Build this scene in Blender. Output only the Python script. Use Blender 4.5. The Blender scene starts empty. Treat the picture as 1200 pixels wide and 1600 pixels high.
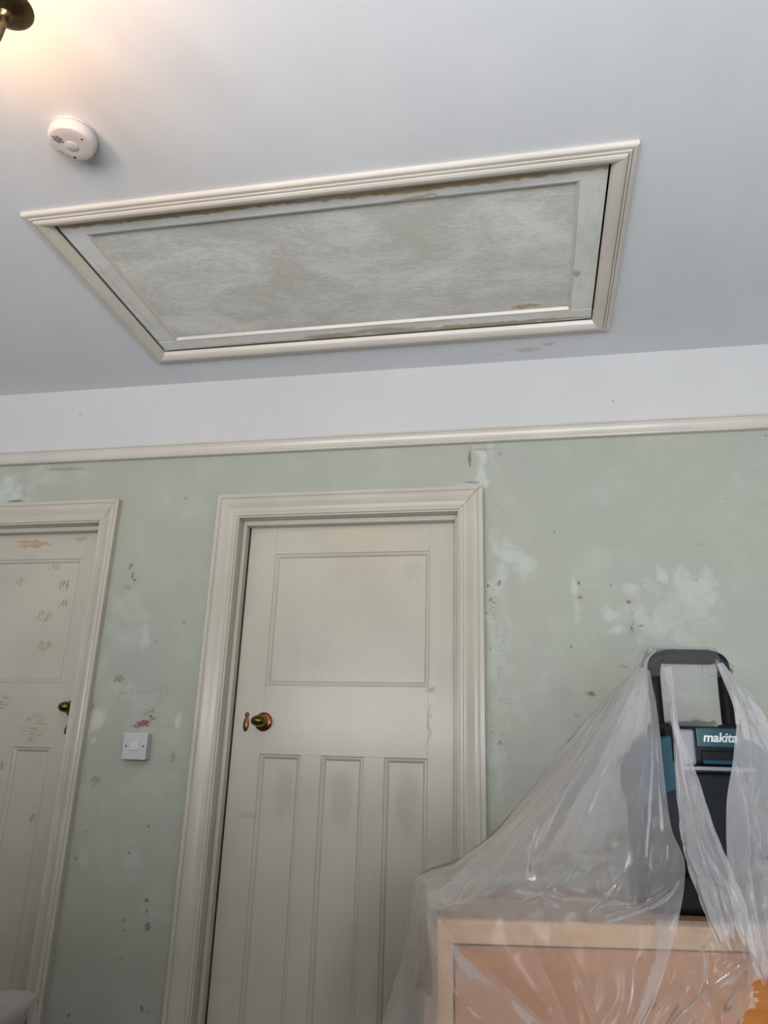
import bpy, bmesh, math, random
import numpy as np
from mathutils import Vector, Matrix, noise as mnoise

# ------------------------------------------------------------------ camera, light, exposure
S = bpy.context.scene
C = S.collection
CAM = (0.0, -2.45, 1.15)
HC = 2.5577                                   # ceiling height
yaw, pit, rol = -0.19805, 0.32722, 0.03264
def _cam_axes():
    f0 = Vector((math.sin(yaw), math.cos(yaw), 0)); r0 = Vector((math.cos(yaw), -math.sin(yaw), 0)); u0 = Vector((0, 0, 1))
    f = math.cos(pit) * f0 + math.sin(pit) * u0
    u = -math.sin(pit) * f0 + math.cos(pit) * u0
    return math.cos(rol) * r0 + math.sin(rol) * u, -math.sin(rol) * r0 + math.cos(rol) * u, f
r_, u_, f_ = _cam_axes()
cd = bpy.data.cameras.new('camera'); cam = bpy.data.objects.new('camera', cd); C.objects.link(cam)
cd.sensor_fit = 'VERTICAL'; cd.sensor_height = 36.0; cd.sensor_width = 27.0; cd.lens = 1184.3 / 1600 * 36
cd.clip_start = 0.02
m = Matrix.Identity(4)
for i in range(3):
    m[i][0] = r_[i]; m[i][1] = u_[i]; m[i][2] = -f_[i]; m[i][3] = CAM[i]
cam.matrix_world = m
S.camera = cam

w = bpy.data.worlds.new('sky'); S.world = w; w.use_nodes = True
w.node_tree.nodes['Background'].inputs[0].default_value = (0.62, 0.75, 1.0, 1)
w.node_tree.nodes['Background'].inputs[1].default_value = 1.0

def area(name, loc, rot, sx, sy, power, col):
    l = bpy.data.lights.new(name, 'AREA'); l.shape = 'RECTANGLE'; l.size = sx; l.size_y = sy; l.energy = power; l.color = col
    o = bpy.data.objects.new(name, l); C.objects.link(o); o.location = loc; o.rotation_euler = rot
    return o
WIN = (-2.3, 1.25, 0.20, 1.75)                # window opening in the wall behind: x0 x1 z0 z1
YB = -4.2
area('window_daylight', ((WIN[0]+WIN[1])/2, YB-0.16, (WIN[2]+WIN[3])/2), (math.radians(90), 0, 0), WIN[1]-WIN[0], WIN[3]-WIN[2], 312, (0.93, 0.96, 1.0))

S.view_settings.view_transform = 'Standard'; S.view_settings.look = 'None'
S.view_settings.gamma = 1.0; S.view_settings.use_curve_mapping = False
S.view_settings.exposure = 0.0
S.cycles.transparent_max_bounces = 16
S.cycles.max_bounces = 9
S.cycles.diffuse_bounces = 4

rnd = random.Random(7)

# ------------------------------------------------------------------ helpers
WLOC = {}
def wl(o):
    return WLOC.get(o.name, Vector((0, 0, 0))) if o else Vector((0, 0, 0))
def tag(o, label=None, cat=None, group=None, kind=None):
    if label: o['label'] = label
    if cat: o['category'] = cat
    if group: o['group'] = group
    if kind: o['kind'] = kind
    return o
def empty(name, loc, label=None, cat=None, group=None, kind=None):
    o = bpy.data.objects.new(name, None); C.objects.link(o); o.location = loc; o.empty_display_size = 0.05
    WLOC[o.name] = Vector(loc)
    return tag(o, label, cat, group, kind)
def mesh(name, verts, faces, mat, parent=None, smooth=False, origin=None):
    """verts in world space; the object's origin sits at the parent (or at origin / the bounding-box base)"""
    P = wl(parent)
    v = [Vector(p) for p in verts]
    if origin is None:
        if parent is None:
            origin = Vector(((min(p.x for p in v)+max(p.x for p in v))/2, (min(p.y for p in v)+max(p.y for p in v))/2, min(p.z for p in v)))
        else:
            origin = sum(v, Vector()) / len(v)
    origin = Vector(origin)
    me = bpy.data.meshes.new(name)
    me.from_pydata([tuple(p - origin) for p in v], [], faces)
    me.materials.append(mat)
    if smooth:
        me.polygons.foreach_set('use_smooth', [True] * len(me.polygons))
    me.update()
    o = bpy.data.objects.new(name, me); C.objects.link(o)
    o.location = origin - P
    if parent: o.parent = parent
    WLOC[o.name] = origin
    return o
def from_bm(name, bm, mat, parent=None, smooth=False):
    bmesh.ops.recalc_face_normals(bm, faces=bm.faces[:])
    bm.verts.index_update()
    o = mesh(name, [v.co.copy() for v in bm.verts], [[v.index for v in f.verts] for f in bm.faces], mat, parent, smooth)
    bm.free()
    return o
def bm_box(bm, x0, x1, y0, y1, z0, z1, bevel=0.0, seg=2, M=None):
    vs = [bm.verts.new(p) for p in ((x0,y0,z0),(x1,y0,z0),(x1,y1,z0),(x0,y1,z0),(x0,y0,z1),(x1,y0,z1),(x1,y1,z1),(x0,y1,z1))]
    fs = [bm.faces.new([vs[i] for i in q]) for q in ((0,3,2,1),(4,5,6,7),(0,1,5,4),(1,2,6,5),(2,3,7,6),(3,0,4,7))]
    new = list(vs)
    if bevel > 0:
        es = list({e for f in fs for e in f.edges})
        r = bmesh.ops.bevel(bm, geom=es, offset=bevel, segments=seg, profile=0.5, affect='EDGES')
        new = list({v for v in r['verts']} | {v for v in vs if v.is_valid})
    if M is not None:
        for v in new: v.co = M @ v.co
    return new
def box(name, x0, x1, y0, y1, z0, z1, mat, parent=None, bevel=0.0, seg=2, M=None, smooth=False):
    bm = bmesh.new(); bm_box(bm, x0, x1, y0, y1, z0, z1, bevel, seg, M)
    return from_bm(name, bm, mat, parent, smooth)
def sweep(name, a, b, inward, normal, prof, mat, parent=None, mit_a=1, mit_b=1, smooth=False, gap=0.0):
    """a moulding run from a to b; prof = (distance inward, projection); mitred ends"""
    a, b, inward, normal = Vector(a), Vector(b), Vector(inward), Vector(normal)
    d = (b - a).normalized(); n = len(prof); vs = []
    for (u, v) in prof: vs.append(a + inward*u + normal*v + d*u*mit_a)
    for (u, v) in prof: vs.append(b + inward*u + normal*v - d*(u*mit_b+gap))
    fs = [(i, (i+1) % n, n+(i+1) % n, n+i) for i in range(n)] + [tuple(range(n-1, -1, -1)), tuple(range(n, 2*n))]
    o = mesh(name, vs, fs, mat, parent, smooth)
    bm = bmesh.new(); bm.from_mesh(o.data); bmesh.ops.recalc_face_normals(bm, faces=bm.faces[:]); bm.to_mesh(o.data); bm.free()
    return o
def ring(name, x0, x1, z0, z1, y, prof, mat, parent):
    """four mitred runs in the plane y = const facing -y, joined: one bead round a panel"""
    vs, fs = [], []
    n = len(prof)
    for (u, v) in prof:
        vs += [(x0+u, y-v, z0+u), (x1-u, y-v, z0+u), (x1-u, y-v, z1-u), (x0+u, y-v, z1-u)]
    for i in range(n-1):
        for k in range(4):
            fs.append((4*i+k, 4*i+(k+1) % 4, 4*(i+1)+(k+1) % 4, 4*(i+1)+k))
    return mesh(name, vs, fs, mat, parent)
def lathe(name, prof, origin, axis, mat, parent=None, seg=28, sx=1.0, up=(0, 0, 1), smooth=True):
    """prof = (radius, distance along axis)"""
    ax = Vector(axis).normalized(); upv = Vector(up)
    if abs(ax.dot(upv)) > 0.9: upv = Vector((1, 0, 0))
    e1 = upv.cross(ax).normalized(); e2 = ax.cross(e1)
    vs, fs = [], []; o0 = Vector(origin)
    for (r, h) in prof:
        for k in range(seg):
            t = 2*math.pi*k/seg
            vs.append(o0 + ax*h + e1*(r*math.cos(t)*sx) + e2*(r*math.sin(t)))
    for i in range(len(prof)-1):
        for k in range(seg):
            fs.append((i*seg+k, i*seg+(k+1) % seg, (i+1)*seg+(k+1) % seg, (i+1)*seg+k))
    fs.append(tuple(range(seg-1, -1, -1))); fs.append(tuple((len(prof)-1)*seg+k for k in range(seg)))
    return mesh(name, vs, fs, mat, parent, smooth)
def catmull(pts, n):
    p = [Vector(q) for q in pts]; p = [2*p[0]-p[1]] + p + [2*p[-1]-p[-2]]
    out = []; k = len(p)-3
    for i in range(n):
        t = i/(n-1)*k; j = min(int(t), k-1); t -= j
        a, b, c, d = p[j], p[j+1], p[j+2], p[j+3]
        out.append(0.5*((2*b)+(c-a)*t+(2*a-5*b+4*c-d)*t*t+(3*b-a-3*c+d)*t**3))
    return out
def tube(name, pts, r, mat, parent=None, n=24, seg=12, flat=1.0):
    P = catmull(pts, n) if n else [Vector(q) for q in pts]
    rr = r if isinstance(r, (list, tuple)) else [r]*len(P)
    vs, fs = [], []
    nrm = None
    for i, p in enumerate(P):
        t = (P[min(i+1, len(P)-1)]-P[max(i-1, 0)]).normalized()
        if nrm is None:
            nrm = t.cross(Vector((0, 1, 0)))
            if nrm.length < 0.2: nrm = t.cross(Vector((1, 0, 0)))
        nrm = (nrm - t*nrm.dot(t)).normalized(); bi = t.cross(nrm)
        for k in range(seg):
            a = 2*math.pi*k/seg
            vs.append(p + nrm*(rr[i]*math.cos(a)) + bi*(rr[i]*flat*math.sin(a)))
    for i in range(len(P)-1):
        for k in range(seg):
            fs.append((i*seg+k, i*seg+(k+1) % seg, (i+1)*seg+(k+1) % seg, (i+1)*seg+k))
    fs.append(tuple(range(seg-1, -1, -1))); fs.append(tuple((len(P)-1)*seg+k for k in range(seg)))
    return mesh(name, vs, fs, mat, parent, True)

# ------------------------------------------------------------------ materials
def srgb(r, g, b):
    f = lambda c: (c/255/12.92 if c/255 <= 0.04045 else ((c/255+0.055)/1.055)**2.4)
    return (f(r), f(g), f(b), 1)
class NT:
    def __init__(s, name):
        s.m = bpy.data.materials.new(name); s.m.use_nodes = True; s.t = s.m.node_tree; s.t.nodes.clear()
        s.out = s.n('ShaderNodeOutputMaterial')
    def n(s, typ, **kw):
        x = s.t.nodes.new(typ)
        for k, v in kw.items(): setattr(x, k, v)
        return x
    def put(s, sock, v):
        if isinstance(v, bpy.types.NodeSocket): s.t.links.new(v, sock)
        elif isinstance(v, (tuple, list)) and len(v) == 3 and sock.type == 'RGBA': sock.default_value = (*v, 1)
        else: sock.default_value = v
    def pos(s):
        return s.n('ShaderNodeNewGeometry').outputs['Position']
    def math(s, op, a, b=None, c=None, clamp=False):
        x = s.n('ShaderNodeMath', operation=op, use_clamp=clamp); s.put(x.inputs[0], a)
        if b is not None: s.put(x.inputs[1], b)
        if c is not None: s.put(x.inputs[2], c)
        return x.outputs[0]
    def vmath(s, op, a, b=None):
        x = s.n('ShaderNodeVectorMath', operation=op); s.put(x.inputs[0], a)
        if b is not None: s.put(x.inputs[1], b)
        return x.outputs['Value'] if op in ('LENGTH', 'DISTANCE', 'DOT_PRODUCT') else x.outputs[0]
    def noise(s, vec, scale=5, detail=4, rough=0.55, stretch=None, dist=0.0):
        if stretch: vec = s.vmath('MULTIPLY', vec, stretch)
        x = s.n('ShaderNodeTexNoise'); s.put(x.inputs['Vector'], vec)
        x.inputs['Scale'].default_value = scale; x.inputs['Detail'].default_value = detail; x.inputs['Roughness'].default_value = rough; x.inputs['Distortion'].default_value = dist
        return x.outputs['Fac']
    def remap(s, v, a, b, c=0.0, d=1.0):
        x = s.n('ShaderNodeMapRange'); s.put(x.inputs[0], v)
        for i, q in enumerate((a, b, c, d)): x.inputs[i+1].default_value = q
        return x.outputs[0]
    def mix(s, f, a, b):
        x = s.n('ShaderNodeMix', data_type='RGBA'); s.put(x.inputs['Factor'], f); s.put(x.inputs['A'], a); s.put(x.inputs['B'], b)
        return x.outputs['Result']
    def attr(s, name):
        return s.n('ShaderNodeAttribute', attribute_name=name).outputs['Fac']
    def bump(s, h, strength=0.3, dist=0.002):
        x = s.n('ShaderNodeBump'); s.put(x.inputs['Height'], h); x.inputs['Strength'].default_value = strength; x.inputs['Distance'].default_value = dist
        return x.outputs[0]
    def blobs(s, vec, lst, warp=0.02, wscale=30):
        """soft ellipses at world points; lst = (centre, radii, weight)"""
        nz = s.n('ShaderNodeTexNoise'); s.put(nz.inputs['Vector'], vec); nz.inputs['Scale'].default_value = wscale; nz.inputs['Detail'].default_value = 3
        off = s.vmath('MULTIPLY', s.vmath('SUBTRACT', nz.outputs['Color'], (0.5, 0.5, 0.5)), (warp*2,)*3)
        p = s.vmath('ADD', vec, off); res = None
        for c, r, wt in lst:
            q = s.vmath('MULTIPLY', s.vmath('SUBTRACT', p, c), tuple(1/x for x in r))
            v = s.remap(s.vmath('LENGTH', q), 1.15, 0.75, 0.0, wt)
            res = v if res is None else s.math('MAXIMUM', res, v)
        return res
    def principled(s, col, rough=0.5, metal=0.0, bump=None, spec=0.5, **kw):
        x = s.n('ShaderNodeBsdfPrincipled'); s.put(x.inputs['Base Color'], col); s.put(x.inputs['Roughness'], rough); s.put(x.inputs['Metallic'], metal)
        s.put(x.inputs['Specular IOR Level'], spec)
        for k, v in kw.items(): s.put(x.inputs[k], v)
        if bump is not None: s.t.links.new(bump, x.inputs['Normal'])
        s.t.links.new(x.outputs[0], s.out.inputs[0])
        return s.m

def simple(name, col, rough=0.5, metal=0.0, var=0.06, scale=40, spec=0.5, bump=0.0):
    t = NT(name); n_ = t.noise(t.pos(), scale, 4)
    c2 = tuple(min(1, x*(1-2*var)) for x in col[:3])
    return t.principled(t.mix(n_, col[:3], c2), rough, metal, t.bump(n_, bump, 0.002) if bump else None, spec)

def paint_wood(name, base, chips=(), chipcol=(0.30, 0.20, 0.10), grain=(1, 1, 0.06), gloss=0.23, wear=0.60, grey=(), brown2=()):
    """old brushed gloss paint on timber with worn edges; chips = patches sanded back to bare wood"""
    t = NT(name); p = t.pos()
    br = t.noise(p, 90, 4, 0.6, grain)
    big = t.noise(p, 3.5, 3)
    col = t.mix(t.remap(big, 0.35, 0.65), base, tuple(x*0.90 for x in base))
    col = t.mix(t.math('MULTIPLY', t.remap(br, 0.45, 0.75), 0.18), col, tuple(x*0.72 for x in base))
    # scattered nicks
    nick = t.math('MULTIPLY', t.remap(t.noise(p, 26, 5, 0.7, tuple(0.35 if g < 0.5 else 1 for g in grain)), wear+0.10, wear+0.125), t.remap(t.noise(p, 5, 2), 0.50, 0.60))
    col = t.mix(t.math('MULTIPLY', nick, 0.75), col, (0.20, 0.165, 0.12))
    if grey:
        g = t.blobs(p, grey, 0.03, 14); col = t.mix(g, col, tuple(x*0.72 for x in base))
    if chips:
        g = t.blobs(p, chips, 0.022, 34)
        g = t.math('MULTIPLY', g, t.remap(t.noise(p, 120, 3, 0.6, grain), 0.36, 0.50, 0.15, 1.0))
        col = t.mix(g, col, chipcol)
    if brown2:
        g = t.blobs(p, brown2, 0.010, 60)
        g = t.math('MULTIPLY', g, t.remap(t.noise(p, 260, 2, 0.6, tuple(0.12 if q < 0.5 else 1 for q in grain)), 0.50, 0.56))
        col = t.mix(g, col, (0.33, 0.24, 0.16))
    rough = gloss
    return t.principled(col, rough, 0, t.bump(t.math('ADD', br, t.math('MULTIPLY', nick, -0.8)), 0.14, 0.0012), 0.32)

CREAM = (0.490, 0.462, 0.388)
M = {}
M['trim'] = paint_wood('cream_gloss_paint_vertical', CREAM)
M['trim_h'] = paint_wood('cream_gloss_paint_horizontal', CREAM, grain=(0.06, 1, 1))
M['rail'] = paint_wood('picture_rail_paint', (0.55, 0.515, 0.46), grain=(0.06, 1, 1), wear=0.66)
M['hatchtrim'] = paint_wood('hatch_moulding_paint', (0.60, 0.555, 0.49), grain=(0.06, 1, 1), wear=0.62)

def plaster_ceiling():
    t = NT('ceiling_white_paint'); p = t.pos()
    a = t.noise(p, 2.2, 4); b = t.noise(p, 60, 4); rol_ = t.noise(p, 9, 3, 0.5, (1, 0.15, 1))
    col = t.mix(t.remap(a, 0.3, 0.7), (0.68, 0.685, 0.70), (0.62, 0.63, 0.65))
    col = t.mix(t.math('MULTIPLY', t.remap(rol_, 0.45, 0.75), 0.25), col, (0.72, 0.725, 0.735))
    g = t.blobs(p, [((0.02, -0.075, HC), (0.045, 0.018, 0.05), 0.8), ((0.085, -0.10, HC), (0.025, 0.010, 0.05), 0.8), ((-0.08, -0.055, HC), (0.02, 0.006, 0.05), 0.6)], 0.015, 40)
    col = t.mix(t.math('MULTIPLY', g, 0.55), col, (0.36, 0.35, 0.34))
    return t.principled(col, 0.75, 0, t.bump(b, 0.18, 0.001), 0.25)
M['ceiling'] = plaster_ceiling()

def wall_paint():
    t = NT('wall_green_and_white_paint'); p = t.pos()
    z = t.n('ShaderNodeSeparateXYZ'); t.put(z.inputs[0], p); z = z.outputs['Z']
    a = t.noise(p, 1.6, 4, 0.6); b = t.noise(p, 7, 5, 0.65); f = t.noise(p, 70, 4)
    green = t.mix(t.remap(a, 0.35, 0.65), (0.352, 0.366, 0.290), (0.332, 0.349, 0.308))
    green = t.mix(t.math('MULTIPLY', t.remap(b, 0.50, 0.72), 0.45), green, (0.425, 0.445, 0.395))
    fill = t.attr('filler')
    fl = t.math('MULTIPLY', t.remap(t.math('ADD', fill, t.math('MULTIPLY', t.math('SUBTRACT', t.noise(p, 24, 8, 0.75), 0.5), 1.5)), 0.22, 1.05), t.remap(fill, 0.02, 0.3))
    green = t.mix(t.math('MULTIPLY', fl, 0.55), green, (0.56, 0.585, 0.57))
    white = t.mix(t.remap(a, 0.35, 0.65), (0.53, 0.53, 0.525), (0.50, 0.50, 0.497))
    white = t.mix(t.math('MULTIPLY', fl, 0.5), white, (0.50, 0.51, 0.50))
    col = t.mix(t.remap(z, 2.262, 2.264), green, white)
    # scraped specks: density attribute against fine streaky noise
    sp = t.noise(p, 330, 3, 0.7, (1, 1, 0.35))
    dk = t.math('MULTIPLY', t.math('GREATER_THAN', t.math('ADD', sp, t.math('MULTIPLY', t.attr('scrape'), 0.385)), 0.79), t.math('GREATER_THAN', t.attr('scrape'), 0.06))
    col = t.mix(t.math('MULTIPLY', dk, 0.8), col, (0.10, 0.088, 0.075))
    rd = t.math('MULTIPLY', t.math('GREATER_THAN', t.math('ADD', t.noise(p, 300, 3, 0.7, (1, 1, 0.4)), t.math('MULTIPLY', t.attr('red'), 0.39)), 0.80), t.math('GREATER_THAN', t.attr('red'), 0.06))
    col = t.mix(t.math('MULTIPLY', rd, 0.85), col, (0.20, 0.048, 0.05))
    h = t.math('ADD', t.math('MULTIPLY', f, 0.4), t.math('ADD', t.math('MULTIPLY', fl, 0.5), t.math('MULTIPLY', t.math('ADD', dk, rd), -1.2)))
    return t.principled(col, t.mix(fl, (0.52,)*3, (0.7,)*3), 0, t.bump(h, 0.25, 0.0016), 0.3)
M['wall'] = wall_paint()
M['plainwall'] = simple('plain_room_paint', (0.46, 0.47, 0.45, 1), 0.7, 0, 0.04, 4)
M['floor'] = simple('floor_boards_dust_cover', (0.13, 0.11, 0.09, 1), 0.7, 0, 0.2, 12)

# ------------------------------------------------------------------ room shell
XL, XR = -2.75, 2.3
# door geometry (shared by wall openings)
AW, AT = 0.081, 0.026                                             # architrave width and thickness
D1 = dict(xo0=-1.1031, xo1=-0.1482, aw=AW)
D2 = dict(xo0=-2.4504, xo1=-1.4954, aw=0.070)
ZT = 2.0758
def inner(d): return d['xo0']+d['aw'], d['xo1']-d['aw'], ZT-AW

def build_wall_front():
    st = 0.006
    x0, x1 = -2.4, 0.9
    nx = int((x1-x0)/st); nz = int((HC-0.25)/st)
    xs = np.linspace(x0, x1, nx+1); zs = np.linspace(0.25, HC, nz+1)
    X, Z = np.meshgrid(xs, zs)
    rs = np.random.RandomState(5)
    def vnoise(f):
        g = rs.rand(int(HC*f)+4, int(3.6*f)+4); a = (X+2.4)*f; b = Z*f
        i = a.astype(int); j = b.astype(int); fa = a-i; fb = b-j; fa = fa*fa*(3-2*fa); fb = fb*fb*(3-2*fb)
        return (g[j, i]*(1-fa)+g[j, i+1]*fa)*(1-fb)+(g[j+1, i]*(1-fa)+g[j+1, i+1]*fa)*fb-0.5
    WX = vnoise(9)*0.10+vnoise(22)*0.055+vnoise(55)*0.03; WZ = vnoise(9)*0.10+vnoise(22)*0.055+vnoise(55)*0.03
    def px(lst, wp=1.0):
        A = np.zeros_like(X)
        for (cx, cz, rx, rz, wgt) in lst:
            k = wp*min(1.0, 14*min(rx, rz)); d = np.sqrt(((X+WX*k-cx)/rx)**2+((Z+WZ*k-cz)/rz)**2)
            A = np.maximum(A, wgt*np.clip((1.45-d)/0.9, 0, 1))
        return A
    filler = px(FILLER, 1.6); scrape = px(SCRAPE, 0.7); red = px(RED, 0.7)
    idx = np.arange((nx+1)*(nz+1)).reshape(nz+1, nx+1)
    xc = (X[:-1, :-1]+X[1:, 1:])/2; zc = (Z[:-1, :-1]+Z[1:, 1:])/2
    keep = np.ones_like(xc, bool)
    for d in (D1, D2):
        a, b, c = inner(d)
        keep &= ~((xc > a-0.02) & (xc < b+0.02) & (zc < c+0.02))
    q = np.stack([idx[:-1, :-1], idx[:-1, 1:], idx[1:, 1:], idx[1:, :-1]], -1)[keep]
    V = np.stack([X.ravel(), np.zeros(X.size), Z.ravel()], -1)
    # plain remainder: left, right, below, and a backing slab behind it all
    ev, ef = [], []
    def bx(a, b, c, d, e, f):
        n0 = len(V)+len(ev)
        ev.extend([(a,c,e),(b,c,e),(b,d,e),(a,d,e),(a,c,f),(b,c,f),(b,d,f),(a,d,f)])
        ef.extend([tuple(n0+i for i in k) for k in ((0,3,2,1),(4,5,6,7),(0,1,5,4),(1,2,6,5),(2,3,7,6),(3,0,4,7))])
    i1, i2 = inner(D1), inner(D2)
    bx(XL, x0, 0, 0.13, 0, HC); bx(x1, XR, 0, 0.13, 0, HC)
    for a, b, y in ((i2[1]+0.02, i1[0]-0.02, 0), (i1[1]+0.02, x1, 0)):
        bx(a, b, 0, 0.13, 0, 0.25)
        bx(a, b, 0.004, 0.13, 0.25, HC)
    for i in (i1, i2): bx(i[0]-0.02, i[1]+0.02, 0.004, 0.13, i[2]+0.02, HC)
    allv = np.vstack([V, np.array(ev)])
    me = bpy.data.meshes.new('wall_front')
    me.from_pydata([tuple(v) for v in allv], [], [tuple(f) for f in q]+ef)
    ne = len(ev)
    for nm, A in (('filler', filler), ('scrape', scrape), ('red', red)):
        at = me.attributes.new(nm, 'FLOAT', 'POINT')
        at.data.foreach_set('value', np.concatenate([A.ravel(), np.zeros(ne)]).astype(np.float32))
    me.materials.append(M['wall']); me.update()
    o = bpy.data.objects.new('wall_front', me); C.objects.link(o); o['kind'] = 'structure'
    o['label'] = 'sage green plaster wall with white frieze, scraped and patched with filler'
    return o

# patches and scars of the old plaster: (x, z, radius x, radius z, weight) in metres on the wall
FILLER = [(-0.093,1.512,0.0403,0.3024,0.42), (-0.109,1.165,0.0414,0.1694,0.45), (-1.351,1.271,0.1114,0.1337,0.36), (0.433,1.673,0.1570,0.1177,0.42), (-0.169,2.140,0.0321,0.0964,1), (-0.220,2.101,0.0321,0.0183,0.9), (-0.077,1.828,0.0557,0.1071,0.8), (-0.110,1.731,0.0295,0.0633,0.7), (-0.123,1.553,0.0286,0.1224,0.6), (-0.054,1.894,0.0260,0.0303,0.6), (-0.090,1.184,0.0490,0.1131,0.55), (-0.037,1.355,0.0272,0.0582,0.4), (0.496,1.743,0.0830,0.0711,0.75), (0.410,1.772,0.0161,0.0281,0.9), (0.311,1.719,0.0241,0.0201,0.8), (0.352,1.623,0.1019,0.0666,0.6), (0.142,1.713,0.0123,0.0368,1), (0.238,1.638,0.0179,0.0199,0.85), (0.255,1.577,0.0196,0.0157,1), (0.443,1.573,0.0461,0.0269,0.55), (0.140,1.634,0.0121,0.0402,0.5), (-1.980,2.148,0.0839,0.0615,0.9), (-1.843,2.188,0.0555,0.0444,0.5), (-1.330,1.586,0.0330,0.0613,0.75), (-1.394,1.632,0.0622,0.1197,0.4), (-1.470,1.269,0.0203,0.0407,1), (-1.173,1.281,0.0131,0.0306,1), (-1.364,1.324,0.0766,0.0586,0.45), (-1.288,1.080,0.1280,0.0640,0.3), (-1.446,0.860,0.0292,0.0375,0.55), (-1.262,0.859,0.0448,0.0815,0.4), (-1.176,0.683,0.0584,0.0584,0.4), (-1.388,1.355,0.0910,0.0318,0.35), (-1.465,1.210,0.0089,0.0112,0.8), (-0.115,2.344,0.0213,0.1422,1), (0.024,2.398,0.0330,0.0708,0.5), (-0.155,2.448,0.0485,0.0485,0.5), (0.432,1.456,0.0751,0.0375,0.3), (-1.481,1.714,0.0196,0.0491,0.4), (-1.292,0.953,0.0833,0.0833,0.25), (-1.267,2.074,0.1532,0.0255,0.25)]
SCRAPE = [(-0.095,1.432,0.0278,0.2977,0.46), (-0.117,1.657,0.0187,0.1664,0.52), (-0.131,1.296,0.0136,0.1745,0.5), (-1.346,1.313,0.1347,0.0808,0.4), (-1.305,0.820,0.1016,0.2236,0.37), (0.302,1.583,0.0274,0.0469,0.5), (0.126,1.553,0.0317,0.1189,0.4), (0.089,1.376,0.0346,0.0461,0.5), (0.458,1.744,0.0992,0.0794,0.33), (-0.195,2.189,0.0070,0.0372,1), (-0.185,2.100,0.0365,0.0050,0.9), (-0.085,2.200,0.0069,0.0069,0.8), (-0.146,2.218,0.0697,0.0070,0.7), (-1.766,2.219,0.1244,0.0111,0.7), (-1.546,2.201,0.0807,0.0081,0.5), (-1.949,2.093,0.0552,0.0055,1), (-1.043,2.091,0.0750,0.0050,0.6), (-0.587,2.083,0.1900,0.0050,0.6), (-1.422,1.820,0.0124,0.0149,0.8), (-1.409,1.789,0.0099,0.0197,0.8), (-1.422,1.741,0.0343,0.0245,0.6), (-1.397,1.772,0.0074,0.0074,1), (-1.241,2.075,0.0076,0.0076,1), (-1.260,1.786,0.0145,0.0073,0.6), (-1.287,1.550,0.0050,0.0050,1), (-1.192,1.615,0.0050,0.0070,1), (-1.274,1.712,0.0192,0.0240,0.35), (-1.315,1.378,0.0679,0.0113,0.55), (-1.239,1.389,0.0315,0.0360,0.5), (-1.389,1.366,0.0182,0.0137,0.6), (-1.275,1.310,0.0356,0.0222,0.6), (-1.329,1.098,0.0301,0.0301,0.3), (-1.443,1.084,0.0218,0.0261,0.7), (-1.254,1.161,0.0173,0.0129,0.5), (-1.459,0.975,0.0050,0.0064,1), (-1.451,0.928,0.0050,0.0063,1), (-1.286,0.871,0.0061,0.0061,1), (-1.407,0.871,0.0083,0.0291,0.45), (-1.471,0.845,0.0063,0.0104,0.9), (-1.458,0.797,0.0062,0.0062,0.5), (-1.270,0.680,0.0118,0.0138,0.7), (-1.207,0.740,0.0099,0.0119,0.9), (-1.203,0.709,0.0050,0.0118,0.9), (-1.199,0.664,0.0117,0.0156,0.9), (-1.188,0.662,0.0050,0.0058,1), (-1.272,0.650,0.0050,0.0059,1), (-1.264,0.596,0.0058,0.0058,0.7), (-1.269,0.573,0.0050,0.0050,1), (-1.284,0.550,0.0077,0.0269,0.5), (-1.185,0.453,0.0074,0.0112,1), (-1.159,0.446,0.0050,0.0074,1), (-1.200,0.483,0.0150,0.0056,0.6), (-1.412,0.479,0.0050,0.0077,0.7), (-1.379,0.475,0.0050,0.0057,0.6), (-0.135,1.731,0.0063,0.0085,1), (-0.099,1.737,0.0063,0.0169,0.9), (-0.129,1.684,0.0050,0.0084,1), (-0.117,1.678,0.0084,0.0292,0.6), (-0.140,1.640,0.0050,0.0062,1), (-0.133,1.532,0.0050,0.0203,0.8), (-0.104,1.446,0.0060,0.0279,0.7), (-0.093,1.533,0.0101,0.0243,0.5), (-0.097,1.315,0.0097,0.0233,0.5), (-0.102,1.239,0.0115,0.0076,0.8), (-0.092,1.373,0.0098,0.0098,0.5), (-0.080,1.661,0.0207,0.0050,0.6), (-0.056,1.580,0.0061,0.0163,0.6), (0.155,1.734,0.0061,0.0102,1), (0.253,1.726,0.0121,0.0050,0.8), (0.309,1.609,0.0050,0.0236,0.7), (0.306,1.587,0.0050,0.0117,1), (0.331,1.597,0.0156,0.0059,0.8), (0.309,1.635,0.0059,0.0079,0.8), (0.121,1.533,0.0050,0.0079,1), (0.134,1.517,0.0079,0.0118,0.5), (0.275,1.474,0.0269,0.0058,0.7), (0.121,1.319,0.0113,0.0095,0.7), (0.079,1.357,0.0115,0.0153,0.5), (0.545,1.857,0.0442,0.0121,0.5), (0.509,1.741,0.0079,0.0059,0.8), (0.623,2.005,0.0050,0.0050,1), (0.084,1.912,0.0050,0.0050,1), (0.729,1.979,0.0202,0.0202,0.5), (0.109,1.396,0.0269,0.0058,0.4), (-0.112,2.299,0.0050,0.0050,1), (-0.083,2.298,0.0050,0.0050,1), (0.305,2.474,0.0050,0.0050,1), (0.301,2.378,0.0050,0.0050,1), (-1.738,2.448,0.0057,0.0057,1), (0.768,2.222,0.0169,0.0050,0.8), (-1.477,1.386,0.0050,0.0416,0.4), (-1.213,1.202,0.0108,0.0216,0.4), (-1.091,1.038,0.0083,0.0207,0.5)]
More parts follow.
